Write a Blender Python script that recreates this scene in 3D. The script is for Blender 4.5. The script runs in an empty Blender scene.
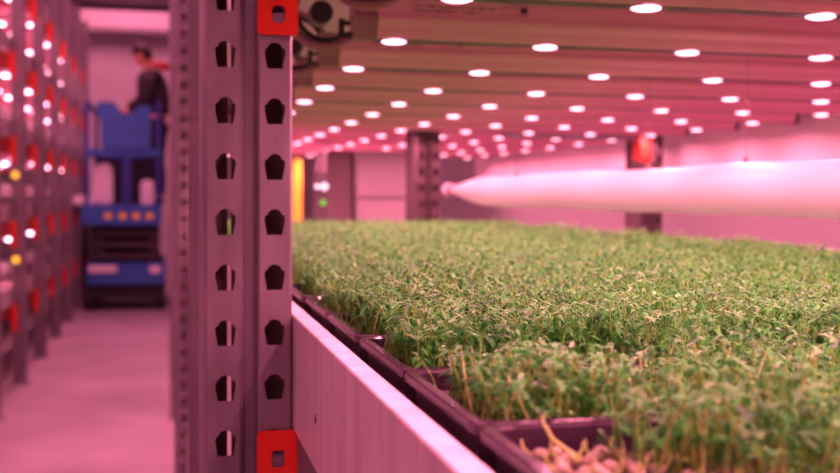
import bpy, bmesh, math, random
import numpy as np
from mathutils import Vector, Matrix
from mathutils.geometry import tessellate_polygon

random.seed(7)
rng = np.random.default_rng(11)
scene = bpy.context.scene
COL = scene.collection
PI = math.pi
C = 1.2            # height of the lens above the floor; heights below are given from the lens

# ------------------------------------------------------------------ camera
F, VP, ROLL = 1100.0, (167.0, 194.0), math.radians(.35)
ya = Vector((VP[0] - 420, -(VP[1] - 236.5), -F)).normalized()
hd = Vector((math.cos(ROLL), -math.sin(ROLL), 0))
za = hd.cross(ya).normalized()
if za.y < 0:
    za = -za
xa = ya.cross(za)
R3 = Matrix((xa, ya, za))
cam_d = bpy.data.cameras.new('camera')
cam_d.sensor_width = 36
cam_d.lens = F * 36 / 840
cam_d.clip_start = .01
cam_d.dof.use_dof = True
cam_d.dof.focus_distance = .75
cam_d.dof.aperture_fstop = cam_d.lens / 5.9
cam = bpy.data.objects.new('camera', cam_d)
COL.objects.link(cam)
cam.matrix_world = Matrix.Translation((0, 0, C)) @ R3.to_4x4()
scene.camera = cam
RC = np.array(R3)


def proj(p):
    c = (np.asarray(p, float) - np.array([0, 0, C])) @ RC
    d = -c[..., 2]
    return 420 + F * c[..., 0] / d, 236.5 - F * c[..., 1] / d, d


# ------------------------------------------------------------------ materials
def lin(c):
    return tuple((x / 255 / 12.92) if x / 255 <= .04045 else ((x / 255 + .055) / 1.055) ** 2.4 for x in c)


def mat(name, col, rough=.5, metal=0., bump=0., bscale=60., var=0., vscale=12., spec=.5, stretch=None):
    m = bpy.data.materials.new(name)
    m.use_nodes = True
    nt = m.node_tree
    b = nt.nodes['Principled BSDF']
    b.inputs['Roughness'].default_value = rough
    b.inputs['Metallic'].default_value = metal
    b.inputs['Specular IOR Level'].default_value = spec
    b.inputs['Base Color'].default_value = (*col, 1)
    tc = nt.nodes.new('ShaderNodeTexCoord')
    src = tc.outputs['Object']
    if stretch:
        mp = nt.nodes.new('ShaderNodeMapping')
        mp.inputs['Scale'].default_value = stretch
        nt.links.new(src, mp.inputs['Vector'])
        src = mp.outputs['Vector']
    if var:
        n = nt.nodes.new('ShaderNodeTexNoise')
        n.inputs['Scale'].default_value = vscale
        n.inputs['Detail'].default_value = 5
        nt.links.new(src, n.inputs['Vector'])
        r = nt.nodes.new('ShaderNodeValToRGB')
        r.color_ramp.elements[0].position = .3
        r.color_ramp.elements[1].position = .7
        r.color_ramp.elements[0].color = (*[max(0, c * (1 - var)) for c in col], 1)
        r.color_ramp.elements[1].color = (*[min(1, c * (1 + var)) for c in col], 1)
        nt.links.new(n.outputs['Fac'], r.inputs['Fac'])
        nt.links.new(r.outputs['Color'], b.inputs['Base Color'])
    if bump:
        n2 = nt.nodes.new('ShaderNodeTexNoise')
        n2.inputs['Scale'].default_value = bscale
        n2.inputs['Detail'].default_value = 4
        nt.links.new(src, n2.inputs['Vector'])
        bp = nt.nodes.new('ShaderNodeBump')
        bp.inputs['Strength'].default_value = bump
        bp.inputs['Distance'].default_value = .002
        nt.links.new(n2.outputs['Fac'], bp.inputs['Height'])
        nt.links.new(bp.outputs['Normal'], b.inputs['Normal'])
    return m


def glow(name, col, s):
    m = bpy.data.materials.new(name)
    m.use_nodes = True
    nt = m.node_tree
    nt.nodes.clear()
    e = nt.nodes.new('ShaderNodeEmission')
    e.inputs['Color'].default_value = (*col, 1)
    e.inputs['Strength'].default_value = s
    o = nt.nodes.new('ShaderNodeOutputMaterial')
    nt.links.new(e.outputs[0], o.inputs['Surface'])
    return m


def leafy(name, cols, trans=.3, rough=.45, attr=None):
    m = bpy.data.materials.new(name)
    m.use_nodes = True
    nt = m.node_tree
    b = nt.nodes['Principled BSDF']
    b.inputs['Roughness'].default_value = rough
    b.inputs['Specular IOR Level'].default_value = .3
    if attr:
        a = nt.nodes.new('ShaderNodeAttribute')
        a.attribute_name = attr
        fac = a.outputs['Fac']
    else:
        oi = nt.nodes.new('ShaderNodeObjectInfo')
        fac = oi.outputs['Random']
    r = nt.nodes.new('ShaderNodeValToRGB')
    el = r.color_ramp.elements
    while len(el) < len(cols):
        el.new(.5)
    for i, c in enumerate(cols):
        el[i].position = i / (len(cols) - 1)
        el[i].color = (*c, 1)
    nt.links.new(fac, r.inputs['Fac'])
    nt.links.new(r.outputs['Color'], b.inputs['Base Color'])
    t = nt.nodes.new('ShaderNodeBsdfTranslucent')
    nt.links.new(r.outputs['Color'], t.inputs['Color'])
    mx = nt.nodes.new('ShaderNodeMixShader')
    mx.inputs['Fac'].default_value = trans
    nt.links.new(b.outputs[0], mx.inputs[1])
    nt.links.new(t.outputs[0], mx.inputs[2])
    nt.links.new(mx.outputs[0], nt.nodes['Material Output'].inputs['Surface'])
    return m


LED = (1.0, .23, .37)
M = dict(
    post=mat('galvanised_steel', (.32, .28, .31), .42, .55, .15, 90, .28, 18, stretch=(1, 1, .35)),
    rail=mat('rolled_steel', (.76, .68, .71), .38, .2, .1, 50, .16, 9, stretch=(1, 4, .5)),
    postd=mat('dark_post_steel', (.085, .06, .065), .5, .2, 0, 1, .2, 20),  # darker version of the post material
    inner=mat('dull_dark_steel', (.30, .22, .20), .7, .1),
    redbar=mat('dull_red_enamel', (.42, .05, .04), .5),
    red=mat('red_enamel', (.78, .035, .012), .35, 0, .05, 200, .08, 30),
    beam=mat('grey_paint', (.36, .33, .36), .5, .2, 0, 1, .1, 8),
    deck=mat('pale_sheet', (.74, .62, .66), .45, 0, 0, 1, .06, 4),
    tray=mat('black_plastic', (.055, .028, .050), .24, 0, .1, 120, .25, 18),
    medium=mat('peat_mat', (.10, .065, .05), .9, 0, .8, 180, .5, 90),
    alu=mat('glow_tinted_aluminium', (.97, .46, .60), .38, .1, .03, 30, .06, 6, stretch=(.3, 4, 4)),  # white housing, with the pink of the bounced light put into its colour
    under=mat('shaded_strip', (.03, .012, .014), .5),  # shade of the tube underside, put into the strip's colour
    cap=mat('rosy_grey_cap', (.34, .17, .19), .5, 0, 0, 1, .12, 30),
    rubber=mat('black_rubber', (.018, .016, .018), .45),
    ink=mat('dark_ink', (.10, .05, .05), .7),
    lens=glow('led_glow', (1.0, .32, .46), 8.0),
    lens_far=glow('led_glow_far', (1.0, .42, .60), 14.0),
    film=mat('white_film', (.88, .80, .83), .5, 0, .05, 20),
    duct=leafy('white_duct', [(.95, .94, .95), (.93, .92, .94)], .45, .35),
    conc=mat('painted_concrete', (.46, .41, .43), .5, 0, .05, 20, .20, 1.3),
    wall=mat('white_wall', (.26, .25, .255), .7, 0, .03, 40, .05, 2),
    door=mat('door_panel', (.66, .66, .66), .6, 0, 0, 1, .05, 3, stretch=(6, 1, .4)),
    dark=mat('dark_metal', (.06, .05, .055), .55, .2, 0, 1, .2, 20),
    card=mat('pale_carton', (.26, .25, .245), .75, 0, .05, 60, .08, 9),
    cardb=mat('brown_carton', (.11, .085, .09), .75, 0, .05, 60, .1, 9),
    yellow=mat('yellow_enamel', (.98, .70, .05), .4),
    blue=mat('blue_enamel', (.035, .15, .50), .4, 0, 0, 1, .06, 9),
    bluedk=mat('dark_blue_enamel', (.02, .05, .30), .45),
    tyre=mat('dark_tyre', (.03, .027, .028), .8),
    paper=mat('pale_plastic', (.92, .88, .90), .5),
    amber=glow('amber_lamp', (1, .36, .03), 1.9),
    white_lamp=glow('white_lamp', (1, .55, .75), 2.2),
    green_lamp=glow('green_lamp', (.35, .75, .08), .9),
    seed=mat('pink_seed', (.46, .42, .27), .5, 0, .1, 300, .2, 200),
    skin=mat('skin', (.80, .42, .28), .55),
    hair=mat('dark_hair', (.02, .013, .012), .6),
    jacket=mat('black_jacket', (.035, .028, .035), .75, 0, .1, 40),
    jeans=mat('navy_trousers', (.03, .035, .075), .8, 0, .1, 40),
    hood=mat('red_hood', (.65, .05, .05), .7),
    eye=mat('dark_eye', (.03, .02, .02), .3),
    stem=leafy('pale_stem', [(.72, .92, .26), (.86, .95, .40), (.56, .90, .20)], .35),
    leaf=leafy('green_leaf', [(.020, .17, .025), (.054, .43, .05), (.105, .62, .08), (.20, .56, .15)], .32, .40),
    stem_s=leafy('pale_stem_mass', [(.40, .84, .15), (.60, .90, .26), (.33, .80, .13)], .35, .45, 'tone'),
    leaf_s=leafy('green_leaf_mass', [(.020, .17, .025), (.054, .43, .05), (.105, .62, .08), (.20, .56, .15)], .32, .40, 'tone'),
)


# ------------------------------------------------------------------ mesh helper
class MB:
    def __init__(self):
        self.v, self.f = [], []

    def add(self, vs, fs):
        n = len(self.v)
        self.v += [tuple(v) for v in vs]
        self.f += [tuple(i + n for i in f) for f in fs]
        return self

    def box(self, x0, x1, y0, y1, z0, z1):
        return self.add([(x0, y0, z0), (x1, y0, z0), (x1, y1, z0), (x0, y1, z0), (x0, y0, z1), (x1, y0, z1), (x1, y1, z1), (x0, y1, z1)],
                        [(0, 3, 2, 1), (4, 5, 6, 7), (0, 1, 5, 4), (1, 2, 6, 5), (2, 3, 7, 6), (3, 0, 4, 7)])

    def bar(self, a, b, w, h=None):
        a, b = Vector(a), Vector(b)
        h = h or w
        d = (b - a).normalized()
        up = Vector((0, 0, 1)) if abs(d.z) < .95 else Vector((0, 1, 0))
        s = d.cross(up).normalized() * w / 2
        u = s.cross(d).normalized() * h / 2
        vs = [p + i * s + j * u for p in (a, b) for i, j in ((-1, -1), (1, -1), (1, 1), (-1, 1))]
        return self.add(vs, [(0, 1, 2, 3), (7, 6, 5, 4), (0, 4, 5, 1), (1, 5, 6, 2), (2, 6, 7, 3), (3, 7, 4, 0)])

    def tube(self, pts, r, n=8, cap=True):
        pts = [Vector(p) for p in pts]
        rs = r if isinstance(r, (list, tuple)) else [r] * len(pts)
        k0 = len(self.v)
        prev = None
        for i, p in enumerate(pts):
            d = (pts[min(i + 1, len(pts) - 1)] - pts[max(i - 1, 0)]).normalized()
            if prev is None:
                up = Vector((0, 0, 1)) if abs(d.z) < .9 else Vector((1, 0, 0))
                s = d.cross(up).normalized()
            else:
                s = (prev - prev.dot(d) * d).normalized()
            prev = s
            u = d.cross(s)
            for j in range(n):
                a = 2 * PI * j / n
                self.v.append(tuple(p + rs[i] * (math.cos(a) * s + math.sin(a) * u)))
        for i in range(len(pts) - 1):
            for j in range(n):
                a, b = k0 + i * n + j, k0 + i * n + (j + 1) % n
                self.f.append((a, b, b + n, a + n))
        if cap:
            self.f.append(tuple(k0 + j for j in range(n))[::-1])
            self.f.append(tuple(k0 + (len(pts) - 1) * n + j for j in range(n)))
        return self

    def prism(self, prof, axis, a, b):
        """closed outline in the plane across AXIS, run from a to b (outline as (u, v) of the two other axes)"""
        n = len(prof)

        def P(u, v, t):
            return {'x': (t, u, v), 'y': (u, t, v), 'z': (u, v, t)}[axis]
        vs = [P(u, v, a) for u, v in prof] + [P(u, v, b) for u, v in prof]
        fs = [(i, (i + 1) % n, (i + 1) % n + n, i + n) for i in range(n)]
        tri = tessellate_polygon([[Vector((u, v, 0)) for u, v in prof]])
        fs += [tuple(t) for t in tri] + [tuple(i + n for i in t) for t in tri]
        return self.add(vs, fs)

    def ball(self, c, r, nu=10, nv=6):
        c = Vector(c)
        r = r if isinstance(r, (tuple, list)) else (r, r, r)
        vs = [(c.x, c.y, c.z - r[2])]
        for i in range(1, nv):
            t = PI * i / nv - PI / 2
            for j in range(nu):
                a = 2 * PI * j / nu
                vs.append((c.x + r[0] * math.cos(t) * math.cos(a), c.y + r[1] * math.cos(t) * math.sin(a), c.z + r[2] * math.sin(t)))
        vs.append((c.x, c.y, c.z + r[2]))
        fs = [(0, 1 + (j + 1) % nu, 1 + j) for j in range(nu)]
        for i in range(nv - 2):
            for j in range(nu):
                a, b = 1 + i * nu + j, 1 + i * nu + (j + 1) % nu
                fs.append((a, b, b + nu, a + nu))
        k = 1 + (nv - 2) * nu
        fs += [(k + j, k + (j + 1) % nu, len(vs) - 1) for j in range(nu)]
        return self.add(vs, fs)

    def mesh(self, name, m, bevel=0, smooth=False):
        me = bpy.data.meshes.new(name)
        bm = bmesh.new()
        bv = [bm.verts.new(v) for v in self.v]
        for f in self.f:
            try:
                bm.faces.new([bv[i] for i in f])
            except ValueError:
                pass
        bmesh.ops.recalc_face_normals(bm, faces=bm.faces)
        if bevel:
            bmesh.ops.bevel(bm, geom=[e for e in bm.edges if len(e.link_faces) == 2 and e.calc_face_angle(0) > .5],
                            offset=bevel, segments=2, affect='EDGES', clamp_overlap=True)
        if smooth:
            for f in bm.faces:
                f.smooth = True
        bm.to_mesh(me)
        bm.free()
        me.materials.append(m)
        return me

    def build(self, name, m, parent=None, bevel=0, smooth=False):
        return link(name, self.mesh(name, m, bevel, smooth), parent)


def link(name, me, parent=None):
    o = bpy.data.objects.new(name, me)
    COL.objects.link(o)
    if parent is not None:
        o.parent = parent
    return o


def tag(o, label=None, cat=None, group=None, kind=None):
    if label:
        o['label'] = label
    if cat:
        o['category'] = cat
    if group:
        o['group'] = group
    if kind:
        o['kind'] = kind
    return o


def thing(name, label, cat, loc=(0, 0, 0), group=None):
    o = bpy.data.objects.new(name, None)
    o.empty_display_size = .05
    COL.objects.link(o)
    o.location = loc
    return tag(o, label, cat, group)


def copy_tree(o, parent=None):
    c = o.copy()
    COL.objects.link(c)
    if parent is not None:
        c.parent = parent
    for ch in list(o.children):
        copy_tree(ch, c)
    return c


ORD = ['first', 'second', 'third', 'fourth', 'fifth', 'sixth', 'seventh', 'eighth', 'ninth', 'tenth', 'eleventh', 'twelfth',
       'thirteenth', 'fourteenth', 'fifteenth', 'sixteenth', 'seventeenth', 'eighteenth', 'nineteenth', 'twentieth']

# ------------------------------------------------------------------ setting
st = lambda n, mb, m: tag(mb.build(n, m), kind='structure')
st('floor', MB().box(-4.2, 3.4, -2.5, 15.2, -.2, 0), M['conc'])
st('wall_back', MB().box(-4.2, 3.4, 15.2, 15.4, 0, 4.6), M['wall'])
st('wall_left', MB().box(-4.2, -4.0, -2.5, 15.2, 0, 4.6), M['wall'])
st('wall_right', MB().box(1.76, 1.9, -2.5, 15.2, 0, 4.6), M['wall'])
# roller door closing the aisle
d = st('door_1', MB().box(-1.16, .10, 15.10, 15.198, 0, 3.16), M['door'])
g = MB()
g.box(-1.26, -1.16, 15.02, 15.198, 0, 3.2)
g.box(.10, .20, 15.02, 15.198, 0, 3.2)
g.build('door_frame', M['beam'], d)
MB().box(-1.22, .16, 14.72, 15.198, 3.30, 3.55).build('door_housing', M['paper'], d, .03)
MB().box(-1.16, .10, 15.06, 15.198, 3.16, 3.30).build('door_lintel', M['beam'], d)
st('trim_1', MB().box(-1.3, .25, 14.9, 15.198, 3.66, 4.1), M['dark'])

# ------------------------------------------------------------------ rack posts
W = .080          # width of an upright
PITCH = .05


def post_mesh(h=3.15):
    hole = [(-.0068, -.0115), (.0068, -.0115), (.0092, .0015), (.0090, .0058), (.0064, .0068), (.0056, .0092), (.0034, .0112), (0, .0119),
            (-.0034, .0112), (-.0056, .0092), (-.0064, .0068), (-.0090, .0058), (-.0092, .0015)]
    bm = bmesh.new()
    n = int(h / PITCH)

    def plateau(x0, x1, cx):
        outer = [(x0, -.025), (x1, -.025), (x1, .025), (x0, .025)]
        hl = [(cx + a, b) for a, b in hole]
        tris = tessellate_polygon([[Vector((a, b, 0)) for a, b in outer], [Vector((a, b, 0)) for a, b in hl[::-1]]])
        pts = outer + hl[::-1]
        for k in range(n):
            z0 = .025 + PITCH * k
            vs = [bm.verts.new((a, 0, b + z0)) for a, b in pts]
            for t in tris:
                try:
                    bm.faces.new([vs[i] for i in t])
                except ValueError:
                    pass

    def strip(pts):
        for (a, b), (c, d) in zip(pts[:-1], pts[1:]):
            for k in range(n):
                z0 = PITCH * k
                bm.faces.new([bm.verts.new(p) for p in ((a, b, z0), (c, d, z0), (c, d, z0 + PITCH), (a, b, z0 + PITCH))])
    strip([(-.011, .098), (-.011, .090), (-.002, .078), (-.0005, .008), (.001, .0025), (.0035, 0)])
    plateau(.0035, .0318, .0195)
    strip([(.0318, 0), (.0352, .0042), (.0380, .014), (.0465, .014), (.0488, .0015), (.0505, 0)])
    plateau(.0505, .0770, .0635)
    strip([(.0770, 0), (.0792, .0025), (.0800, .008), (.0800, .098), (.072, .098)])
    bmesh.ops.remove_doubles(bm, verts=bm.verts, dist=.0002)
    bmesh.ops.recalc_face_normals(bm, faces=bm.faces)
    # make sure the front faces towards -Y, then thicken inwards
    s = sum(f.normal.y * f.calc_area() for f in bm.faces if abs(f.normal.y) > .9 and f.calc_center_median().y < .001)
    if s > 0:
        bmesh.ops.reverse_faces(bm, faces=bm.faces)
    ge = bmesh.ops.solidify(bm, geom=bm.faces[:], thickness=.0022)
    me = bpy.data.meshes.new('upright')
    bm.to_mesh(me)
    bm.free()
    me.materials.append(M['post'])
    return me


POST = post_mesh()
INS = MB().box(.0005, .0248, .070, .072, .01, 3.15).box(.0285, .0775, .070, .072, .01, 3.15).box(.0015, .0030, .006, .070, .01, 3.15).mesh('hole_backing', M['inner'])  # plates added behind the holes to darken them, slit left for a bright edge
FOOT = MB().box(-.02, .10, -.015, .115, 0, .008).mesh('foot_plate', M['beam'], .001)


def post(x, y, label, group=None, mesh=None):
    t = thing('rack_post', label, 'rack post', (x, y, 0), group)
    u = link('upright', mesh or POST, t)
    u.location = (0, 0, .008 - .008)
    link('hole_backing', INS, t)
    f = link('foot_plate', FOOT, t)
    return t


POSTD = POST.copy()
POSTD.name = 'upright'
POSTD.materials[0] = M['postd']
post(.0315, 1.0, 'large sharp grey perforated rack post in front, beside the near crop')
post(.0315, 3.36, 'blurred perforated rack post close behind the large sharp post')
post(.0240, 5.93, 'farthest blurred rack post standing on the right edge of the aisle floor')
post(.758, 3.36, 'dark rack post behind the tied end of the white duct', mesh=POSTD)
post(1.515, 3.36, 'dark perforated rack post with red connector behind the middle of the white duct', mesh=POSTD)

# left row
LX = -.945
LY = [.35, 1.5, 2.65, 3.8, 4.95, 6.1, 7.25, 8.4, 9.55, 10.7, 11.85, 13.0]
for i, y in enumerate(LY):
    post(LX, y, 'blurred rack post in the left rack, %s from the left edge of the picture' % ORD[i - 5] if i >= 5 else 'rack post of the left rack nearer than the picture shows',
         'posts of the left rack' if i >= 5 else 'near posts of the left rack')


# ------------------------------------------------------------------ beams with red end connectors (run across the aisle direction)
def slot_plate(x0, x1, z0, z1, holes, t, y):
    """plate in XZ with real holes"""
    outer = []
    r = .004
    for cx, cz, a0 in ((x1 - r, z0 + r, -90), (x1 - r, z1 - r, 0), (x0 + r, z1 - r, 90), (x0 + r, z0 + r, 180)):
        for k in range(4):
            a = math.radians(a0 + 30 * k)
            outer.append((cx + r * math.cos(a), cz + r * math.sin(a)))
    loops = [outer]
    for (cx, cz, hw, hh, rr) in holes:
        l = []
        for sx, sz, a0 in ((1, -1, -90), (1, 1, 0), (-1, 1, 90), (-1, -1, 180)):
            for k in range(4):
                a = math.radians(a0 + 30 * k)
                l.append((cx + sx * (hw - rr) + rr * math.cos(a), cz + sz * (hh - rr) + rr * math.sin(a)))
        loops.append(l[::-1])
    flat = [p for l in loops for p in l]
    tris = tessellate_polygon([[Vector((a, b, 0)) for a, b in l] for l in loops])
    n = len(flat)
    mb = MB()
    vs = [(a, y, b) for a, b in flat] + [(a, y + t, b) for a, b in flat]
    fs = [tuple(q) for q in tris] + [tuple(i + n for i in q) for q in tris]
    k = 0
    for l in loops:
        m = len(l)
        fs += [(k + i, k + (i + 1) % m, k + (i + 1) % m + n, k + i + n) for i in range(m)]
        k += m
    mb.add(vs, fs)
    return mb


def connector_mesh(side=1):
    """local: x=0 at the outer flange of the connector, z=0 at its top"""
    holes = [(-.0175, -.026, .0058, .0078, .0022), (-.0175, -.1515, .0060, .0078, .0045)]
    mb = slot_plate(-.0365, 0, -.170, 0, holes, .003, -.0045)
    # lip that turns back along the flank, reaching the beam
    mb.prism([(-.0028, -.0044), (0, -.0044), (0, .060), (-.0028, .060)], 'z', -.168, -.0012)
    if side < 0:
        mb.v = [(-x, y, z) for x, y, z in mb.v]
    return mb.mesh('connector', M['red'], .0006)


CON_R, CON_L = connector_mesh(1), connector_mesh(-1)


def beam(x0, x1, y, ztop, label, group=None, left=True, bar=None, back=0):
    """x0 = outer right edge of the left connector, x1 = outer left edge of the right one; ztop = connector top"""
    t = thing('cross_beam', label, 'rack beam', (x0, y, C + ztop), group)
    L = x1 - x0
    MB().box(0, L, .018 + back, .056 + back * .7, -.103, -.0012).build('bar', bar or M['beam'], t, .003)
    if left:
        link('connector', CON_R, t)
    c = link('connector', CON_L, t)
    c.location = (L, 0, 0)
    return t


XA, XB = .1155, .754
beam(XA, XB, 1.0, -.2145, 'cross beam with red connector at the foot of the near post')
beam(XA, XB, 1.0, .3130, 'cross beam with red slotted connector high on the near post')
beam(XA, XB, 3.36, -.2145, 'lower cross beam on the two posts behind the crop')
beam(.842, 1.511, 3.36, -.2145, 'lower cross beam reaching the post behind the white duct')
beam(1.05, 1.511, 3.36, .290, 'upper cross beam with red connector above the white duct', left=False)
LEV = ['lowest', 'second', 'third', 'fourth', 'fifth']
for i, y in enumerate(LY):
    if y < 6:
        continue
    for k in range(-2, 3):
        t = beam(LX - .65, LX - .0045, y, .352 + .524 * k - .0, 'red connector and beam at the %s level of the %s left post' % (LEV[k + 2], ORD[max(0, i - 5)]), 'beams of the left rack', bar=M['redbar'])

# ------------------------------------------------------------------ shelf rails (along the aisle)


def rail(x, y0, y1, ztop, label, h=.1035, flip=1, group=None):
    s = flip
    prof = [(0, -h), (0, -.001), (.001 * s, 0), (.0145 * s, 0), (.0155 * s, -.001), (.0155 * s, -.012), (.0140 * s, -.012), (.0140 * s, -.0025), (.0030 * s, -.0025),
            (.0030 * s, -.056), (.026 * s, -.056), (.026 * s, -.059), (.0030 * s, -.059), (.0030 * s, -h + .003), (.026 * s, -h + .003), (.026 * s, -h)]
    o = MB().prism(prof, 'y', y0, y1).build('shelf_rail', M['rail'])
    o.location = (x, 0, C + ztop)
    return tag(o, label, 'shelf rail', group)


RL = rail(.112, -.6, 5.4, -.110, 'long steel shelf rail with bright pink top edge beside the seedling trays')
hb = MB()
hb.tube([(-.0004, .845, -.064), (.0005, .845, -.064)], .0035, 10)
hb.build('bolt_hole', M['rubber'], RL)
rail(1.008, -.6, 5.4, -.098, 'rear shelf rail running under the white duct behind the crop', flip=-1)
rail(.112, -.6, 6.0, .4175, 'upper front shelf rail above the grow light tubes', flip=1)
rail(1.70, -.6, 6.0, .4175, 'upper rear shelf rail above the grow light tubes by the wall', flip=-1)
for k in range(-2, 3):
    r_ = rail(LX + W + .006, -.6, 13.4, .4565 + .524 * k, 'blurred front rail of the left rack, %s level from the floor' % LEV[k + 2], flip=-1, group='rails of the left rack')
    r_.location.x = LX - .004
# shelf boards
tag(MB().box(.1155, 1.004, -.6, 3.30, C - .1660, C - .1630).build('shelf_board', M['deck']), 'white shelf board under the seedling trays', 'shelf board')
tag(MB().box(.1155, 1.004, 3.50, 5.4, C - .1660, C - .1630).build('shelf_board', M['deck']), 'white shelf board carrying the cartons beyond the crop', 'shelf board')
tag(MB().box(.1155, .70, -.6, 5.95, C + .3165, C + .3185).build('shelf_board', M['deck']), 'front white board above the grow light tubes', 'shelf board')
tag(MB().box(.88, 1.674, -.6, 3.30, C + .3165, C + .3185).build('shelf_board', M['deck']), 'rear white board above the grow light tubes', 'shelf board')
tag(MB().box(.70, .88, -.6, 3.30, C + .3165, C + .3185).build('shelf_board', M['deck']), 'narrow white board filling the gap above the grow light tubes', 'shelf board')
tag(MB().box(.70, 1.674, 3.50, 5.95, C + .3165, C + .3185).build('shelf_board', M['deck']), 'far rear white board above the grow light tubes', 'shelf board')

# ------------------------------------------------------------------ grow light tubes
TX0, TX1 = .232, 1.655


def tube_profile():
    half = [(.0125, 0), (.0150, .0015), (.0185, .0085), (.0200, .0150), (.0255, .0195), (.0275, .0240), (.0255, .0285), (.0215, .0310), (.0205, .0330),
            (.0205, .0470), (.0190, .0500), (.0140, .0525)]
    return [(-y, z) for y, z in half] + [(y, z) for y, z in half[::-1]]


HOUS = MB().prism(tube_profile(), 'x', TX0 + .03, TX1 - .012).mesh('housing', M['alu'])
SCALED = [(y * 1.03, (z - .026) * 1.03 + .026) for y, z in tube_profile()]
CAPL = MB().prism(SCALED, 'x', TX0, TX0 + .03).mesh('end_cap', M['cap'], .0015)
CAPR = MB().prism(SCALED, 'x', TX1 - .012, TX1).mesh('end_cap', M['dark'], .0015)
STRIP = MB().box(TX0 + .03, TX1 - .012, -.0118, .0118, -.0006, .0003).mesh('lens_strip', M['under'])
lm = MB()
NU = 12
vs, fs = [], []
for i, (r, z) in enumerate(((.0150, .0), (.0145, -.0014), (.0110, -.0029), (.0050, -.0037))):
    for j in range(NU):
        a = 2 * PI * j / NU
        vs.append((r * math.cos(a) * 1.1, r * math.sin(a), z))
for i in range(3):
    for j in range(NU):
        a, b = i * NU + j, i * NU + (j + 1) % NU
        fs.append((a, a + NU, b + NU, b))
fs.append(tuple(3 * NU + j for j in range(NU)))
lm.add(vs, fs)
LENS = lm.mesh('led_lens', M['lens'])
HANG = MB().box(-.009, .009, -.0015, .0015, .052, .1165).box(-.012, .012, -.02, .02, .051, .0545).mesh('hanger', M['cap'])
# black cable loop at the left end
cl = MB()
loop = []
for k in range(26):
    a = math.radians(-20 + 330 * k / 25)
    loop.append((-.034 + .038 * math.cos(a), -.004 + .010 * k / 25, .036 + .038 * math.sin(a)))
cl.tube(loop, .0036, 7)
cl.tube([(0, -.004, .023), (.004, -.004, .023)], .004, 7)
cl.box(-.020, -.006, -.014, -.010, .0, .006).box(-.019, -.012, -.014, -.010, .006, .024).box(-.012, -.004, -.014, -.010, .016, .021)
CABLE = cl.mesh('cable_loop', M['rubber'], smooth=True)
PLUG = MB().tube([(-.042, -.022, .030), (-.042, -.019, .030), (-.042, .012, .030), (-.042, .020, .030)], [.0125, .0148, .0148, .011], 18).mesh('plug', M['rubber'], smooth=False)
RING = MB()
ringpts = [(-.036 + .046 * math.cos(2 * PI * k / 28), .006, .036 + .046 * math.sin(2 * PI * k / 28)) for k in range(26)]
RING.tube(ringpts, .0058, 8)
RING = RING.mesh('conduit_loop', M['cap'], smooth=True)


def printed(x0, wid, z0, z1, y):
    """unreadably small print on the side of a tube"""
    mb = MB()
    rr = random.Random(3)
    rows = 2
    for q in range(rows):
        zz = z1 - (z1 - z0) * (q + .5) / rows
        x = x0
        while x < x0 + wid * (1 if q == 0 else .8):
            w = rr.uniform(.0012, .0035)
            hh = rr.uniform(.0014, .0024)
            mb.box(x, x + w, y - .0003, y + .0003, zz - hh / 2, zz + hh / 2)
            x += w + rr.choice([.0010, .0012, .0035])
    return mb


LAMP = bpy.data.lights.new('led_lamp', 'AREA')
LAMP.shape = 'DISK'
LAMP.size = .024
LAMP.energy = 1.4
LAMP.color = LED
LAMP.spread = math.radians(170)
YS = [1.087 + .3183 * k for k in range(-4, 15)]
for n, y in enumerate(YS):
    lab = 'grow light tube overhead, %s row of bright spots from the top of the picture' % ORD[n - 4] if n >= 4 else 'grow light tube overhead, nearer than the picture shows'
    t = thing('grow_light_tube', lab, 'grow light', (0, y, C + .200), 'grow light tubes over the crop' if n >= 4 else 'near grow light tubes over the crop')
    link('housing', HOUS, t)
    link('lens_strip', STRIP, t)
    link('end_cap', CAPL, t)
    link('end_cap', CAPR, t)
    for q in range(7):
        l = link('led_lens', LENS, t)
        l.location = (.287 + .2065 * q, 0, -.0003)
        lamp = link('led_lamp', LAMP, l)
        lamp.location = (0, 0, -.0046)
    for hx in (.45, 1.0, 1.52):
        hgr = link('hanger', HANG, t)
        hgr.location = (hx, 0, 0)
    for nm, me in (('cable_loop', CABLE), ('plug', PLUG), ('conduit_loop', RING)):
        c = link(nm, me, t)
        c.location = (TX0, 0, 0)
    if 4 <= n <= 7:
        pb = printed(.31, .105, .0345, .0455, -.0206)
        pb.box(.452, .461, -.0211, -.0203, .0385, .0465)
        for zz in (.0355, .0450):
            pb.box(.425, .462, -.0208, -.0203, zz, zz + .0007)
        pb.build('printed_label', M['ink'], t)

tag(MB().box(1.6835, 1.6850, -.6, 5.95, C + .098, C + .3138).build('added_side_reflector', M['film']), 'added white sheet catching LED light at the tube ends behind the white duct', 'reflector')  # sheet added to catch LED light above the duct
# ------------------------------------------------------------------ white duct
DX, DZ, DR = .840, C + .012, .039
t = thing('air_duct', 'long white plastic duct hanging over the back of the crop, tied at its far end', 'air duct', (DX, 0, DZ))
pts, rs = [], []
y = .2
while y < 2.80:
    pts.append((0, y, .0012 * math.sin(y * 9)))
    rs.append(DR * (1 + .022 * math.sin(y * 13) + .012 * math.sin(y * 31 + 1)))
    y += .05
for yy, k in ((2.84, .98), (2.92, .90), (3.00, .74), (3.07, .55), (3.13, .40), (3.18, .30), (3.21, .28), (3.235, .42), (3.25, .5)):
    pts.append((-.0 - .012 * (yy - 2.8), yy, .006 * (yy - 2.8) / .4))
    rs.append(DR * k)
MB().tube(pts, rs, 28).build('sleeve', M['duct'], t, smooth=True)
kn = MB()
for q in range(3):
    kn.tube([(-.006 + .0135 * math.cos(2 * PI * k / 14), 3.188 + .008 * q, .005 + .0135 * math.sin(2 * PI * k / 14)) for k in range(15)], .0042, 6)
kn.build('tie', M['cap'], t, smooth=True)
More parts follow.
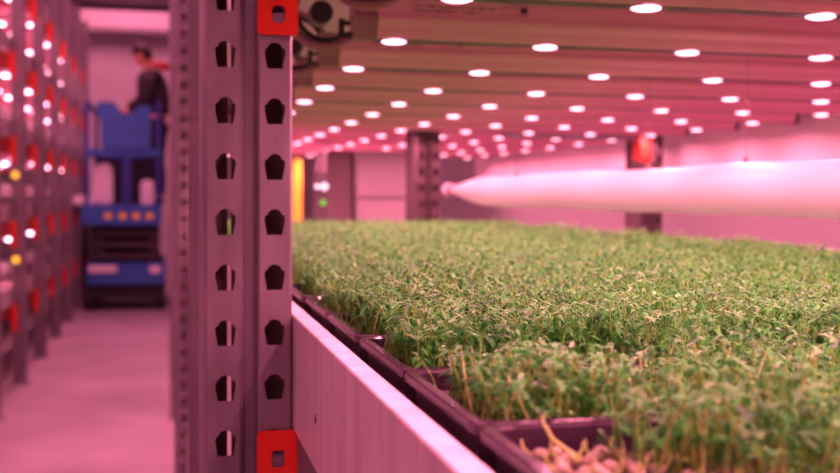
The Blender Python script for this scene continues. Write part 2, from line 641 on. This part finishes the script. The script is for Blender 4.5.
for yy in (.70, 1.49, 1.83, 2.60):
    sp = MB()
    sp.box(-.0025, .0025, yy - .003, yy + .003, DR * .98, DR + .009)
    sp.box(-.0003, .0003, yy - .0003, yy + .0003, DR + .008, .3045)
    sp.build('hanger', M['cap'], t)

# ------------------------------------------------------------------ seedling trays
RIMZ = C - .100
TW, TL = .430, .1575


def tray_mesh():
    mb = MB()
    a, b, h = TW / 2, TL / 2, .060

    def ring(ax, by, z, r=.010):
        out = []
        for sx, sy, a0 in ((1, -1, -90), (1, 1, 0), (-1, 1, 90), (-1, -1, 180)):
            for k in range(4):
                q = math.radians(a0 + 30 * k)
                out.append((sx * (ax - r) + r * math.cos(q), sy * (by - r) + r * math.sin(q), z))
        return out
    prof = [(a - .0015, b - .0010, h - .006), (a, b, h - .0055), (a, b, h - .0012), (a - .0012, b - .0012, h), (a - .0058, b - .0058, h), (a - .0070, b - .0070, h - .0015),
            (a - .0100, b - .0095, h - .030), (a - .0125, b - .012, h - .031), (a - .0165, b - .015, .003),
            (a - .0180, b - .0165, .0), (a - .0160, b - .0145, -.0 + .0), (a - .0145, b - .0135, .003), (a - .0108, b - .0105, h - .0315), (a - .0080, b - .0080, h - .0305), (a - .0050, b - .0055, h - .008), (a - .0035, b - .0030, h - .0045)]
    # inner skin runs rim -> floor, outer skin floor -> rim
    inner = prof[:9] + [(a - .020, b - .018, .0020)]
    outer = [(a - .0185, b - .0170, 0.0), (a - .0150, b - .0140, .002), (a - .0095, b - .0092, h - .032), (a - .0068, b - .0068, h - .030), (a - .0048, b - .0048, h - .008), (a - .0030, b - .0030, h - .006)]
    rings = [ring(*p) for p in inner]
    n = 16
    vs = [v for r in rings for v in r]
    fs = []
    for i in range(len(rings) - 1):
        for j in range(n):
            p, q = i * n + j, i * n + (j + 1) % n
            fs.append((p, q, q + n, p + n))
    fs.append(tuple((len(rings) - 1) * n + j for j in range(n)))
    k = len(vs)
    ro = [ring(*p) for p in outer]
    vs += [v for r in ro for v in r]
    for i in range(len(ro) - 1):
        for j in range(n):
            p, q = k + i * n + j, k + i * n + (j + 1) % n
            fs.append((p, q, q + n, p + n))
    fs.append(tuple(k + j for j in range(n)))
    e = k + (len(ro) - 1) * n
    for j in range(n):
        fs.append((e + j, e + (j + 1) % n, (j + 1) % n, j))
    mb.add(vs, fs)
    return mb.mesh('seedling_tray', M['tray'], smooth=False)


TRAY = tray_mesh()
TRAYX = [.134 + TW / 2, .134 + TW * 1.5 + .003]
SEAM0, SEAMD = .474, .1585
TRAYY = [SEAM0 - SEAMD * .5 + SEAMD * k for k in range(-1, 18)]
tr = random.Random(5)
for j, x in enumerate(TRAYX):
    for i, y in enumerate(TRAYY):
        o = link('seedling_tray', TRAY)
        o.location = (x + tr.uniform(-.0015, .0015), y, C - .1630 + .0002)
        o.rotation_euler = (0, 0, 0)
        if j == 0:
            tag(o, 'dark plastic seedling tray against the front rail, %s from the camera' % ORD[i], 'seedling tray', 'trays along the front rail')
        else:
            tag(o, 'dark plastic seedling tray hidden under the crop in the back row, %s from the camera' % ORD[i], 'seedling tray', 'trays in the back row')
mm = MB()
SOILZ = C - .113
for j, x in enumerate(TRAYX):
    for i, y in enumerate(TRAYY):
        back = .030 if (i == 1 and j == 0) else .016
        mm.box(x - TW / 2 + .017, x + TW / 2 - .016, y - TL / 2 + .0135, y + TL / 2 - back, C - .1600, SOILZ)
tag(mm.build('growing_medium', M['medium']), 'dark growing mat filling the seedling trays', 'growing mat', kind='stuff')


# ------------------------------------------------------------------ seedlings
def plant_points():
    """base points of all seedlings: (x, y, scale)"""
    out = []
    x0, x1 = .150, .992
    y = .36
    while y < 3.20:
        sp = (.0056 if y < .64 else .0050) if y < 1.25 else (.0075 if y < 2.0 else .0115)
        sc = 1.0 if y < 1.25 else (1.22 if y < 2.0 else 1.55)
        xm = min(x1, .80 * y + .10)
        x = x0 + rng.uniform(0, sp)
        while x < xm:
            out.append((x + rng.normal(0, sp * .35), y + rng.normal(0, sp * .35), sc))
            x += sp * rng.uniform(.8, 1.25)
        y += sp
    P = np.array(out)
    # leave the trays' ends bare where the photo shows their dark rims
    s = (P[:, 1] - SEAM0) / SEAMD
    fr = s - np.floor(s)               # 0 just behind a seam, 1 just before the next one
    k = np.floor(s).astype(int)        # -1: nearest tray
    bare = np.full(len(P), .90)
    wob = .04 * np.sin(P[:, 0] * 90) + .03 * np.sin(P[:, 0] * 210 + k)
    m1 = (k == -1) & (P[:, 0] < .180)
    bare[m1] = .55
    m1 = (k == -1) & (P[:, 0] >= .180) & (P[:, 0] < .225)
    bare[m1] = .76
    m2 = (k == 0) & ((P[:, 0] < .182) | ((P[:, 0] > .224) & (P[:, 0] < .300)))
    bare[m2] = .76
    m3 = (k == 1) & (P[:, 0] < .165)
    bare[m3] = .84
    keep = (fr < bare + wob * .5) & (fr > .045)
    keep &= ~((k == -1) & (P[:, 0] < .166 + .01 * np.sin(P[:, 1] * 130)))
    edge = np.interp(P[:, 0], [.15, .176, .20, .40], [.428, .412, .376, .376])
    keep &= (k >= 0) | (P[:, 1] > edge + .024 * rng.random(len(P)) ** 2 + .008 * np.sin(P[:, 0] * 70) + .006 * np.sin(P[:, 0] * 190))
    keep |= (k >= 5)
    return P[keep]


def bezier3(b, t, n):
    return b


def seedling(rs, hi):
    """one seedling at the origin: stem (verts, faces), leaves (verts, faces)"""
    H = rs.uniform(.027, .041)
    lean = rs.uniform(0, .35) * H
    az = rs.uniform(0, 2 * PI)
    lx, ly = lean * math.cos(az), lean * math.sin(az)
    r0 = .00072
    pts = []
    ns = 4 if hi else 3
    for i in range(ns):
        t = i / (ns - 1)
        pts.append((lx * t * t + .002 * math.sin(3 * t + az) * (1 - t), ly * t * t + .002 * math.cos(2.5 * t + az) * (1 - t), H * t))
    sv, sf = [], []
    n = 5 if hi else 3
    for i, p in enumerate(pts):
        r = r0 * (1 - .35 * i / (ns - 1))
        for j in range(n):
            a = 2 * PI * j / n
            sv.append((p[0] + r * math.cos(a), p[1] + r * math.sin(a), p[2]))
    for i in range(ns - 1):
        for j in range(n):
            a, b = i * n + j, i * n + (j + 1) % n
            sf.append((a, b, b + n, a + n))
    lv, lf = [], []
    top = pts[-1]
    nl = rs.randint(6, 8)
    for q in range(nl):
        t = 1 if q < 3 else rs.uniform(.48, .97)
        base = Vector((lx * t * t, ly * t * t, H * t))
        a = az + q * 2.4 + rs.uniform(-.5, .5)
        L = rs.uniform(.0056, .0104)
        wd = L * rs.uniform(.15, .23)
        el = rs.uniform(-.35, .75)
        drp = rs.uniform(.15, .9)
        d = Vector((math.cos(a), math.sin(a), 0))
        s = Vector((-math.sin(a), math.cos(a), 0))
        steps = (0, .3, .65, 1.0) if hi else (0, .5, 1.0)
        ws = (.25, 1, .85, .05) if hi else (.25, 1, .1)
        k = len(lv)
        p = base.copy()
        prev = 0
        fold = rs.uniform(-.2, .5)
        for t2, w2 in zip(steps, ws):
            e = el - drp * t2 * 1.3
            p = p + (d * math.cos(e) + Vector((0, 0, math.sin(e)))) * L * (t2 - prev)
            prev = t2
            up = (Vector((0, 0, 1)) * math.cos(e) - d * math.sin(e)) * fold * wd * w2
            lv += [tuple(p - s * wd * w2 + up), tuple(p), tuple(p + s * wd * w2 + up)]
        for i in range(len(steps) - 1):
            b = k + 3 * i
            lf += [(b, b + 1, b + 4, b + 3), (b + 1, b + 2, b + 5, b + 4)]
    return sv, sf, lv, lf


P = plant_points()
base3 = np.column_stack([P[:, 0], P[:, 1], np.full(len(P), SOILZ)])
pxm, pym, dm = proj(base3 + np.array([0, 0, .026]))
in_view = (pxm > 4) & (pxm < 836) & (pym > 200) & (pym < 462)
order = np.argsort(np.where(in_view, dm, 99.))
# take every second of the nearest seedlings, so that those picked stand free enough to be seen
near = order[:560]
pick = np.sort(rng.choice(near, 300, replace=False))
mask = np.ones(len(P), bool)
mask[pick] = False

rs = random.Random(21)
protos = []
for q in range(14):
    sv, sf, lv, lf = seedling(rs, True)
    a, b = MB(), MB()
    a.add(sv, sf)
    b.add(lv, lf)
    protos.append((a.mesh('stem', M['stem'], smooth=True), b.mesh('leaves', M['leaf'], smooth=True)))
src = []
for sm, lm_ in protos:
    t = thing('seedling', 'young green seedling in the dense near part of the crop, low in the picture', 'seedling', (0, 0, 0), 'nearest seedlings of the crop')
    link('stem', sm, t)
    link('leaves', lm_, t)
    src.append(t)
for n, i in enumerate(pick):
    if n < len(src):
        t = src[n]
    else:
        t = src[n % len(src)].copy()
        COL.objects.link(t)
        for ch in src[n % len(src)].children:
            c = ch.copy()
            COL.objects.link(c)
            c.parent = t
    t.location = (P[i, 0], P[i, 1], SOILZ - .001)
    t.rotation_euler = (rng.normal(0, .12), rng.normal(0, .12), rng.uniform(0, 6.28))
    s = rng.uniform(.55, 1.02)
    t.scale = (s ** .4, s ** .4, s)

# the rest of the crop: one mass
variants = [seedling(rs, False) for _ in range(40)]
rest = np.where(mask)[0]
vid = rng.integers(0, 40, len(rest))
V, Fq, TN, MI = [], [], [], []
off = 0
for v in range(40):
    idx = rest[vid == v]
    if not len(idx):
        continue
    sv, sf, lv, lf = variants[v]
    A = np.array(sv + lv)
    Q = np.array(sf + [tuple(k + len(sv) for k in f) for f in lf])
    mi = np.array([0] * len(sf) + [1] * len(lf))
    ang = rng.uniform(0, 6.283, len(idx))
    sc = P[idx, 2] * rng.uniform(.85, 1.15, len(idx))
    hs = np.where(P[idx, 1] < .62, rng.uniform(.45, 1.0, len(idx)), rng.uniform(.84, 1.12, len(idx))) * np.where(P[idx, 2] > 1.3, 1.02, 1.0)
    hs = np.where((P[idx, 0] > .205) & (P[idx, 0] < .285) & (P[idx, 1] > .50) & (P[idx, 1] < .60), hs * .66, hs)
    # gentle unevenness of the whole bed
    und = 1 + .10 * np.sin(P[idx, 0] * 31 + P[idx, 1] * 9) * np.sin(P[idx, 1] * 23)
    ca, sa = np.cos(ang), np.sin(ang)
    tx, ty = rng.normal(0, .13, len(idx)), rng.normal(0, .13, len(idx))
    X = (A[None, :, 0] * ca[:, None] - A[None, :, 1] * sa[:, None]) * sc[:, None] + A[None, :, 2] * tx[:, None] + P[idx, 0][:, None]
    Y = (A[None, :, 0] * sa[:, None] + A[None, :, 1] * ca[:, None]) * sc[:, None] + A[None, :, 2] * ty[:, None] + P[idx, 1][:, None]
    Z = A[None, :, 2] * (hs * und)[:, None] + SOILZ - .001
    V.append(np.stack([X, Y, Z], -1).reshape(-1, 3))
    q = Q[None] + (off + np.arange(len(idx)) * len(A))[:, None, None]
    Fq.append(q.reshape(-1, 4))
    off += len(idx) * len(A)
    MI.append(np.tile(mi, len(idx)))
    TN.append(np.clip(np.repeat(rng.uniform(0, 1, len(idx)), len(Q)) + rng.normal(0, .12, len(idx) * len(Q)), 0, 1))
V, Fq, MI, TN = np.concatenate(V), np.concatenate(Fq), np.concatenate(MI), np.concatenate(TN)
me = bpy.data.meshes.new('seedling_crop')
me.vertices.add(len(V))
me.vertices.foreach_set('co', V.astype(np.float32).ravel())
me.loops.add(len(Fq) * 4)
me.loops.foreach_set('vertex_index', Fq.astype(np.int32).ravel())
me.polygons.add(len(Fq))
me.polygons.foreach_set('loop_start', (np.arange(len(Fq)) * 4).astype(np.int32))
me.polygons.foreach_set('material_index', MI.astype(np.int32))
me.polygons.foreach_set('use_smooth', np.ones(len(Fq), bool))
me.materials.append(M['stem_s'])
me.materials.append(M['leaf_s'])
at = me.attributes.new('tone', 'FLOAT', 'FACE')
at.data.foreach_set('value', TN.astype(np.float32))
me.update(calc_edges=True)
tag(link('seedling_crop', me), 'dense green carpet of young seedlings filling the shelf', 'seedlings', kind='stuff')
print('seedlings', len(P), 'quads', len(Fq))

# sprouted seeds lying on the mat in the nearest tray
sd = MB().ball((0, 0, 0), (.0040, .0034, .0031), 12, 8)
SEED = sd.mesh('seed', M['seed'], smooth=True)
HUSK = MB().tube([(.0030, 0, 0), (.0055, .0004, .0010), (.0075, .0014, .0035), (.0080, .0020, .0065)], [.0009, .0008, .0006, .0003], 6).mesh('root_tip', M['stem'], smooth=True)
cand = []
sr = random.Random(9)
tries = 0
while len(cand) < 48 and tries < 20000:
    tries += 1
    x, y = sr.uniform(.153, .32), sr.uniform(.35, .445)
    px, py, dd = proj(np.array([x, y, SOILZ + .003]))
    if not (452 < py < 484 and 520 < px < 838):
        continue
    if any((x - a) ** 2 + (y - b) ** 2 < .0064 ** 2 for a, b in cand):
        continue
    cand.append((x, y))
for n, (x, y) in enumerate(cand):
    t = thing('sprouted_seed', 'rounded pink seed on the mat among the stems of the nearest tray', 'seed', (x, y, SOILZ + .0028), 'seeds in the nearest tray')
    link('husk', SEED, t)
    link('root_tip', HUSK, t)
    t.rotation_euler = (sr.uniform(-.4, .4), sr.uniform(-.3, .3), sr.uniform(0, 6.28))
# one lone sprout bending over the bare corner of the nearest tray
t = thing('bent_sprout', 'single pale bent sprout in the bare corner of the nearest tray', 'seedling', (.163, .435, SOILZ))
MB().tube([(.010, -.012, -.004), (.006, -.008, .003), (.001, -.002, .006), (-.004, .003, .010), (-.007, .006, .016), (-.0075, .007, .020)], [.0012, .0012, .0011, .0010, .0008, .0006], 8).build('stem', M['stem'], t, smooth=True)
lb = MB()
for q in range(4):
    a = q * 1.7
    d_ = Vector((math.cos(a), math.sin(a), .35))
    s_ = Vector((-math.sin(a), math.cos(a), 0))
    b_ = Vector((-.0075, .007, .020))
    lb.add([b_, b_ + d_ * .003 + s_ * .0012, b_ + d_ * .006, b_ + d_ * .003 - s_ * .0012], [(0, 1, 2, 3)])
lb.build('leaves', M['leaf'], t)

# ------------------------------------------------------------------ things beyond the crop
DZ0 = C - .1630


def carton(x0, x1, y0, y1, h, m, label):
    t = thing('carton', label, 'carton', ((x0 + x1) / 2, y0, DZ0))
    w = (x1 - x0) / 2
    MB().box(-w, w, 0, y1 - y0, 0, h).build('box_body', m, t, .004)
    MB().box(-w - .001, w + .001, -.0012, 0, h * .46, h * .50).build('tape', M['cardb'], t)
    f = MB()
    f.box(-w, w, .002, (y1 - y0) / 2 - .002, h, h + .003)
    f.box(-w, w, (y1 - y0) / 2 + .002, y1 - y0, h, h + .003)
    f.build('flap', m, t)
    return t


carton(.664, .865, 3.90, 4.20, .32, M['card'], 'pale pink carton standing beyond the crop, left of the dark post')
carton(.558, .655, 3.94, 4.22, .32, M['cardb'], 'darker narrow carton standing beyond the crop, left of the pale carton')
t = thing('sensor_box', 'small box with white and green lamps beyond the crop, right of the yellow post', 'sensor', (.512, 3.74, DZ0))
MB().box(-.022, .024, 0, .04, 0, .24).build('case', M['dark'], t, .004)
for dx in (-.012, .012):
    MB().tube([(dx, 0, .192), (dx, -.012, .192)], [.009 if dx < 0 else .013, .006 if dx < 0 else .010], 14).build('white_lamp', M['white_lamp'], t)
MB().tube([(.008, 0, .137), (.008, -.006, .137)], [.011, .009], 12).build('green_lamp', M['green_lamp'], t)
t = thing('guard_post', 'yellow guard post beyond the crop, just right of the large near post', 'guard post', (.648, 5.62, 0))
MB().box(-.026, .026, 0, .05, .012, C + .185).build('pole', M['yellow'], t, .006)
MB().box(-.07, .07, -.045, .095, 0, .012).build('foot_plate', M['yellow'], t)

# ------------------------------------------------------------------ left rack: lights, boards, ducts
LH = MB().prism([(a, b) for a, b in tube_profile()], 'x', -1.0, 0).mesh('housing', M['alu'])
LAMPF = bpy.data.lights.new('led_lamp', 'AREA')
LAMPF.shape = 'RECTANGLE'
LAMPF.size, LAMPF.size_y = .8, .02
LAMPF.energy = 4.0
LAMPF.color = LED
LAMPF.spread = math.radians(170)
LL = MB().ball((0, 0, 0), (.027, .027, .012), 10, 6).mesh('led_lens', M['lens_far'])
for k in range(-2, 3):
    zt = .3525 + .524 * k
    o = tag(MB().box(LX - 1.0, LX - .0075, -.6, 13.4, C + zt + .0010, C + zt + .004).build('shelf_board', M['deck']),
            'white board of the left rack, %s level from the floor' % LEV[k + 2], 'shelf board', 'boards of the left rack')
n = 0
for k in range(-1, 3):
    for i in range(-5, (4, 6, 14, 14)[k + 1]):
        y = 5.5 + (1.15 if k < 1 or i < 0 else .575) * i + .23 * k
        t = thing('grow_light_tube', 'blurred light tube, left rack, %s level, %s from the left edge' % (LEV[k + 2], ORD[i]) if i >= 0 else 'light tube of the left rack nearer than the picture shows', 'grow light',
                  (LX - .02, y, C + .225 + .524 * k), 'grow light tubes of the left rack' if i >= 0 else 'near light tubes of the left rack')
        link('housing', LH, t)
        for q in range(3):
            l = link('led_lens', LL, t)
            l.location = (-.035 - .21 * q, 0, -.001)
        lamp = link('led_lamp', LAMPF, t)
        lamp.location = (-.5, 0, -.014)
        hb_ = MB().box(-.3, -.28, -.002, .002, .052, .1285)
        hb_.build('hanger', M['cap'], t)
for k in range(-2, 2):
    t = thing('air_duct', 'blurred white duct in the left rack, %s level from the floor' % LEV[k + 2], 'air duct', (LX - .13, 4.2, C + .02 + .524 * k), 'ducts of the left rack')
    MB().tube([(0, 0, 0), (0, 9.0, 0)], .04, 16).build('sleeve', M['duct'], t, smooth=True)
    for yy in (.5, 4.5, 8.6):
        MB().box(-.001, .001, yy, yy + .002, .038, .333).build('hanger', M['paper'], t)
for z, lab in ((.105, 'upper'), (-.385, 'lower')):
    t = thing('indicator_lamp', '%s amber indicator lamp glowing at the left edge of the picture' % lab, 'lamp', (LX + W + .012, 6.72, C + z))
    MB().ball((0, 0, 0), .022, 12, 8).build('bulb', M['amber'], t, smooth=True)
    MB().tube([(-.10, .02, 0), (-.0, .02, 0)], .012, 10).build('arm', M['dark'], t)

# ------------------------------------------------------------------ scissor lift
S = 11.55 / 1130.0


def lx(px):
    return (px - 167) * S


def lz(py):
    return C + (194 - py) * S


LYF, LYB = 11.55, 13.2
t = thing('scissor_lift', 'blue scissor lift parked at the end of the aisle', 'lift', (0, LYF, 0))
dl = LYB - LYF
MB().box(lx(89), lx(165), .02, dl, lz(285), lz(263)).build('chassis', M['blue'], t, .02)
MB().box(lx(93), lx(161), .08, dl - .1, .13, lz(285)).build('underframe', M['tyre'], t)
for wx in (lx(86), lx(153)):
    for wy in (.22, dl - .3):
        w = MB().tube([(wx, wy, .16), (wx + .12, wy, .16)], .16, 20).build('wheel', M['tyre'], t)
        MB().tube([(wx - .004, wy, .16), (wx + .124, wy, .16)], .07, 14).build('hub', M['bluedk'], w)
MB().box(lx(91), lx(118), .005, .02, lz(272), lz(265)).build('label_plate', M['paper'], t)
MB().box(lx(150), lx(160), .005, .02, lz(273), lz(266)).build('label_plate', M['paper'], t)
za_, zb_ = lz(262), lz(228)
for q in range(3):
    z0 = za_ + (zb_ - za_) * q / 3
    z1 = za_ + (zb_ - za_) * (q + 1) / 3
    for xx in (lx(97), lx(152)):
        MB().bar((xx, .1, z0 + .02), (xx, dl - .1, z1 - .02), .05, .06).bar((xx + .055, .1, z1 - .02), (xx + .055, dl - .1, z0 + .02), .05, .06).build('scissor_arm', M['dark'], t)
    MB().bar((lx(95), .12, (z0 + z1) / 2), (lx(158), .12, (z0 + z1) / 2), .06).build('cross_tube', M['dark'], t)
MB().box(lx(91), lx(158), .25, dl - .1, za_ - .005, zb_ + .005).build('cylinder_housing', M['tyre'], t)
MB().box(lx(84), lx(161), 0, dl, lz(226), lz(206)).build('platform', M['blue'], t, .015)
for px in (110, 124, 137, 150):
    MB().box(lx(px) - .035, lx(px) + .035, -.006, 0, lz(219), lz(213)).build('marker_plate', M['yellow'], t)
PF = lz(206)
for px, hpy in ((90, 150), (159, 104)):
    for yy in (.04, dl - .05):
        MB().bar((lx(px), yy, PF), (lx(px), yy, lz(104)), .045).build('rail_post', M['bluedk'], t)
for pxp in (128,):
    MB().bar((lx(pxp), .04, PF), (lx(pxp), .04, lz(152)), .09, .05).build('rail_post', M['bluedk'], t)
for py in (104, 153):
    MB().bar((lx(89), dl - .05, lz(py)), (lx(160), dl - .05, lz(py)), .045).build('guard_rail', M['bluedk'], t)
    for px in (90, 159):
        MB().bar((lx(px), .04, lz(py)), (lx(px), dl - .05, lz(py)), .045).build('guard_rail', M['bluedk'], t)
MB().bar((lx(88), .04, lz(153)), (lx(161), .04, lz(153)), .06).build('guard_rail', M['blue'], t)
prof = [(lx(104), lz(150)), (lx(151), lz(150)), (lx(152), lz(106)), (lx(140), lz(107)), (lx(131), lz(116)), (lx(124), lz(115)), (lx(117), lz(104)), (lx(101), lz(103)), (lx(98), lz(112)), (lx(103), lz(120))]
MB().prism(prof, 'y', -.02, .10).build('control_panel', M['blue'], t, .012)
tag(MB().box(lx(96), lx(114), .13, .30, PF, lz(164)).build('paper_sack', M['paper'], None, .03), 'pale upright sack standing on the left of the lift platform', 'sack').location = (0, LYF, 0)
tag(MB().box(lx(76), lx(96), .13, .36, PF, lz(196)).build('paper_bundle', M['paper'], None, .012), 'low pale bundle sticking out at the left edge of the lift platform', 'bundle').location = (0, LYF, 0)
tag(MB().box(lx(141), lx(154), .13, .34, PF, lz(180)).build('pale_box', M['paper'], None, .02), 'pale box standing on the right of the lift platform', 'box').location = (0, LYF, 0)


# ------------------------------------------------------------------ person on the lift
def skin(name, chains, m, parent, root=0, sub=2):
    """chains: list of lists of (key, (x,y,z), r); equal keys are one joint"""
    keys, vs, rr, es = {}, [], [], []
    for ch in chains:
        prev = None
        for k, p, r in ch:
            if k not in keys:
                keys[k] = len(vs)
                vs.append(p)
                rr.append(r)
            i = keys[k]
            if prev is not None and (prev, i) not in es:
                es.append((prev, i))
            prev = i
    me = bpy.data.meshes.new(name)
    me.from_pydata(vs, es, [])
    o = bpy.data.objects.new(name, me)
    COL.objects.link(o)
    sk = o.modifiers.new('s', 'SKIN')
    sk.use_smooth_shade = True
    sk.branch_smoothing = .3
    for i, r in enumerate(rr):
        d = me.skin_vertices[0].data[i]
        d.radius = r if isinstance(r, tuple) else (r, r)
        d.use_root = i == root
    ss = o.modifiers.new('b', 'SUBSURF')
    ss.levels = ss.render_levels = sub
    dg = bpy.context.evaluated_depsgraph_get()
    new = bpy.data.meshes.new_from_object(o.evaluated_get(dg))
    new.name = name
    bpy.data.objects.remove(o)
    new.materials.clear()
    new.materials.append(m)
    r = link(name, new, parent)
    return r


def body_chains(g, part):
    """joints in person space: +x is forward; g thickens for cloth"""
    J = {}
    sp = [('pelvis', (0, 0, .95), .115 + g), ('waist', (.005, 0, 1.08), .110 + g), ('chest', (.035, 0, 1.25), .135 + g), ('upper', (.065, 0, 1.38), .105 + g), ('neck', (.095, 0, 1.47), .055 + g * .6)]
    out = []
    if part in ('all', 'jacket'):
        out.append(sp + ([('head', (.125, 0, 1.545), .060)] if part == 'all' else []))
    for s in (-1, 1):
        arm = [('upper', (.065, 0, 1.38), .105 + g), ('sh%d' % s, (.055, .165 * s, 1.385), .062 + g), ('ua%d' % s, (.055, .215 * s, 1.26), .050 + g), ('el%d' % s, (.055, .235 * s, 1.13), .042 + g),
               ('fa%d' % s, (.15, .215 * s, 1.07), .038 + g), ('wr%d' % s, (.255, .18 * s, 1.03), .027 + g)]
        if part == 'all':
            arm += [('pm%d' % s, (.31, .165 * s, 1.02), (.018, .034))]
            out.append(arm)
            for q in range(4):
                o_ = (q - 1.5) * .019
                L = (.062, .074, .070, .055)[q]
                out.append([('pm%d' % s, (.31, .165 * s, 1.02), (.018, .034)), ('k%d%d' % (s, q), (.342, .165 * s + o_, 1.022), .0095), ('f%d%d' % (s, q), (.342 + L * .55, .165 * s + o_ * 1.1, 1.012), .0085),
                            ('t%d%d' % (s, q), (.342 + L * .85, .165 * s + o_ * 1.15, .992), .007)])
            out.append([('wr%d' % s, (.255, .18 * s, 1.03), .027), ('th%d' % s, (.285, .165 * s - .035 * s, 1.018), .011), ('tt%d' % s, (.325, .165 * s - .055 * s, 1.008), .0085)])
        elif part == 'jacket':
            out.append(arm)
        leg = [('pelvis', (0, 0, .95), .115 + g), ('hip%d' % s, (0, .085 * s, .86), .088 + g), ('th_%d' % s, (.012, .095 * s, .68), .076 + g), ('kn%d' % s, (.018, .10 * s, .49), .055 + g), ('cf%d' % s, (-.005, .10 * s, .34), .054 + g),
               ('an%d' % s, (-.015, .10 * s, .10), .036 + g)]
        if part == 'all':
            out.append(leg + [('ft%d' % s, (.06, .105 * s, .045), .036), ('toe%d' % s, (.15, .11 * s, .035), .030)])
        elif part == 'trousers':
            out.append(leg)
    return out


MB().box(lx(89), lx(160), dl - .045, dl - .035, PF, lz(153)).build('mesh_panel', M['tyre'], t)
pt = thing('person', 'person in a dark jacket standing on the lift platform, head bent to the left', 'person', (lx(157), LYF + .72, PF))
pt.rotation_euler = (0, 0, math.radians(180 - 18))
pt.scale = (.985, .985, .985)
bd = skin('body', body_chains(0, 'all'), M['skin'], pt)
# the head is part of the same continuous body mesh
hm = bmesh.new()
bmesh.ops.create_uvsphere(hm, u_segments=28, v_segments=20, radius=1)
for v in hm.verts:
    x, y, z = v.co
    wx = .098 if x > 0 else .100
    yy = y * .076 * (1 - .22 * max(0, -z))
    zz = z * .118
    xx = x * wx
    if z < -.3 and x > 0:
        xx *= 1 - .10 * (-z - .3)
    # nose, brow, chin, eye hollows, mouth
    if x > .5:
        xx += .024 * math.exp(-((y / .16) ** 2 + ((z + .16) / .15) ** 2))
        xx -= .010 * math.exp(-(((abs(y) - .38) / .16) ** 2 + ((z - .02) / .12) ** 2))
        xx += .006 * math.exp(-((y / .3) ** 2 + ((z + .50) / .09) ** 2))
        xx += .012 * math.exp(-((y / .3) ** 2 + ((z + .85) / .15) ** 2))
    v.co = (xx, yy, zz)
for s in (-1, 1):
    er = bmesh.ops.create_uvsphere(hm, u_segments=10, v_segments=8, radius=1)
    for v in er['verts']:
        v.co = (v.co.x * .020 - .008, s * .077 + v.co.y * .010, v.co.z * .032 - .012)
hm.transform(Matrix.Translation((.165, 0, 1.640)) @ Matrix.Rotation(math.radians(20), 4, 'Y'))
hm.from_mesh(bd.data)
for f in hm.faces:
    f.smooth = True
hm.to_mesh(bd.data)
hm.free()
RH = Matrix.Translation((.165, 0, 1.640)) @ Matrix.Rotation(math.radians(20), 4, 'Y')
hr = bmesh.new()
bmesh.ops.create_uvsphere(hr, u_segments=28, v_segments=18, radius=1)
bmesh.ops.delete(hr, geom=[v for v in hr.verts if v.co.z < .02 + .22 * v.co.x - (.50 if v.co.x < -.15 else 0)], context='VERTS')
for v in hr.verts:
    x, y, z = v.co
    v.co = (x * .108 - .002, y * .084, z * .128)
hr.transform(RH)
me = bpy.data.meshes.new('hair')
for f in hr.faces:
    f.smooth = True
hr.to_mesh(me)
hr.free()
me.materials.append(M['hair'])
hair = link('hair', me, pt)
sm_ = hair.modifiers.new('t', 'SOLIDIFY')
sm_.thickness = .012
for s in (-1, 1):
    p = RH @ Vector((.083, .030 * s, .004))
    MB().ball(p, .010, 10, 8).build('eye', M['eye'], pt, smooth=True)
mp = MB()
mp.tube([RH @ Vector((.082 - .12 * abs(q) ** 2 * 6, q, -.058)) for q in (-.022, -.011, 0, .011, .022)], .004, 6)
mp.build('mouth', M['hood'], pt, smooth=True)
skin('jacket', body_chains(.052, 'jacket'), M['jacket'], pt)
skin('trousers', body_chains(.012, 'trousers'), M['jeans'], pt)
for s in (-1, 1):
    skin('shoe', [[('a', (-.045, .10 * s, .055), .045), ('b', (.05, .105 * s, .048), .046), ('c', (.165, .11 * s, .040), .038)]], M['rubber'], pt)
hd_ = MB()
hd_.tube([(.005 + .095 * math.cos(a), .10 * math.sin(a), 1.535 + .02 * math.cos(a)) for a in [math.radians(60 + 240 * k / 16) for k in range(17)]], [.012 + .040 * math.sin(PI * k / 16) for k in range(17)], 10)
hd_.build('hood', M['hood'], pt, smooth=True)

# ------------------------------------------------------------------ light


def area(name, loc, sx, sy, power, col, rot=(0, 0, 0)):
    l = bpy.data.lights.new(name, 'AREA')
    l.shape = 'RECTANGLE'
    l.size, l.size_y = sx, sy
    l.energy = power
    l.color = col
    o = bpy.data.objects.new(name, l)
    COL.objects.link(o)
    o.location = loc
    o.rotation_euler = rot
    return o


PK = (1.0, .22, .39)
for i, y in enumerate((-1.2, 2.2, 5.6, 9.2, 13.0)):
    area('aisle_fill_light', (-.42, y, 4.45), .5, 1.6, 78, PK)  # unseen fill lamps added over the aisle and behind the camera, no fittings
w = bpy.data.worlds.new('world')
scene.world = w
w.use_nodes = True
bg = w.node_tree.nodes['Background']
bg.inputs['Color'].default_value = (1.0, .22, .42, 1)
bg.inputs['Strength'].default_value = .14

scene.view_settings.view_transform = 'Standard'
scene.view_settings.look = 'None'
scene.view_settings.exposure = 0
scene.view_settings.gamma = 1
scene.view_settings.use_curve_mapping = False
scene.cycles.use_denoising = True
scene.cycles.max_bounces = 8
scene.cycles.sample_clamp_indirect = 6
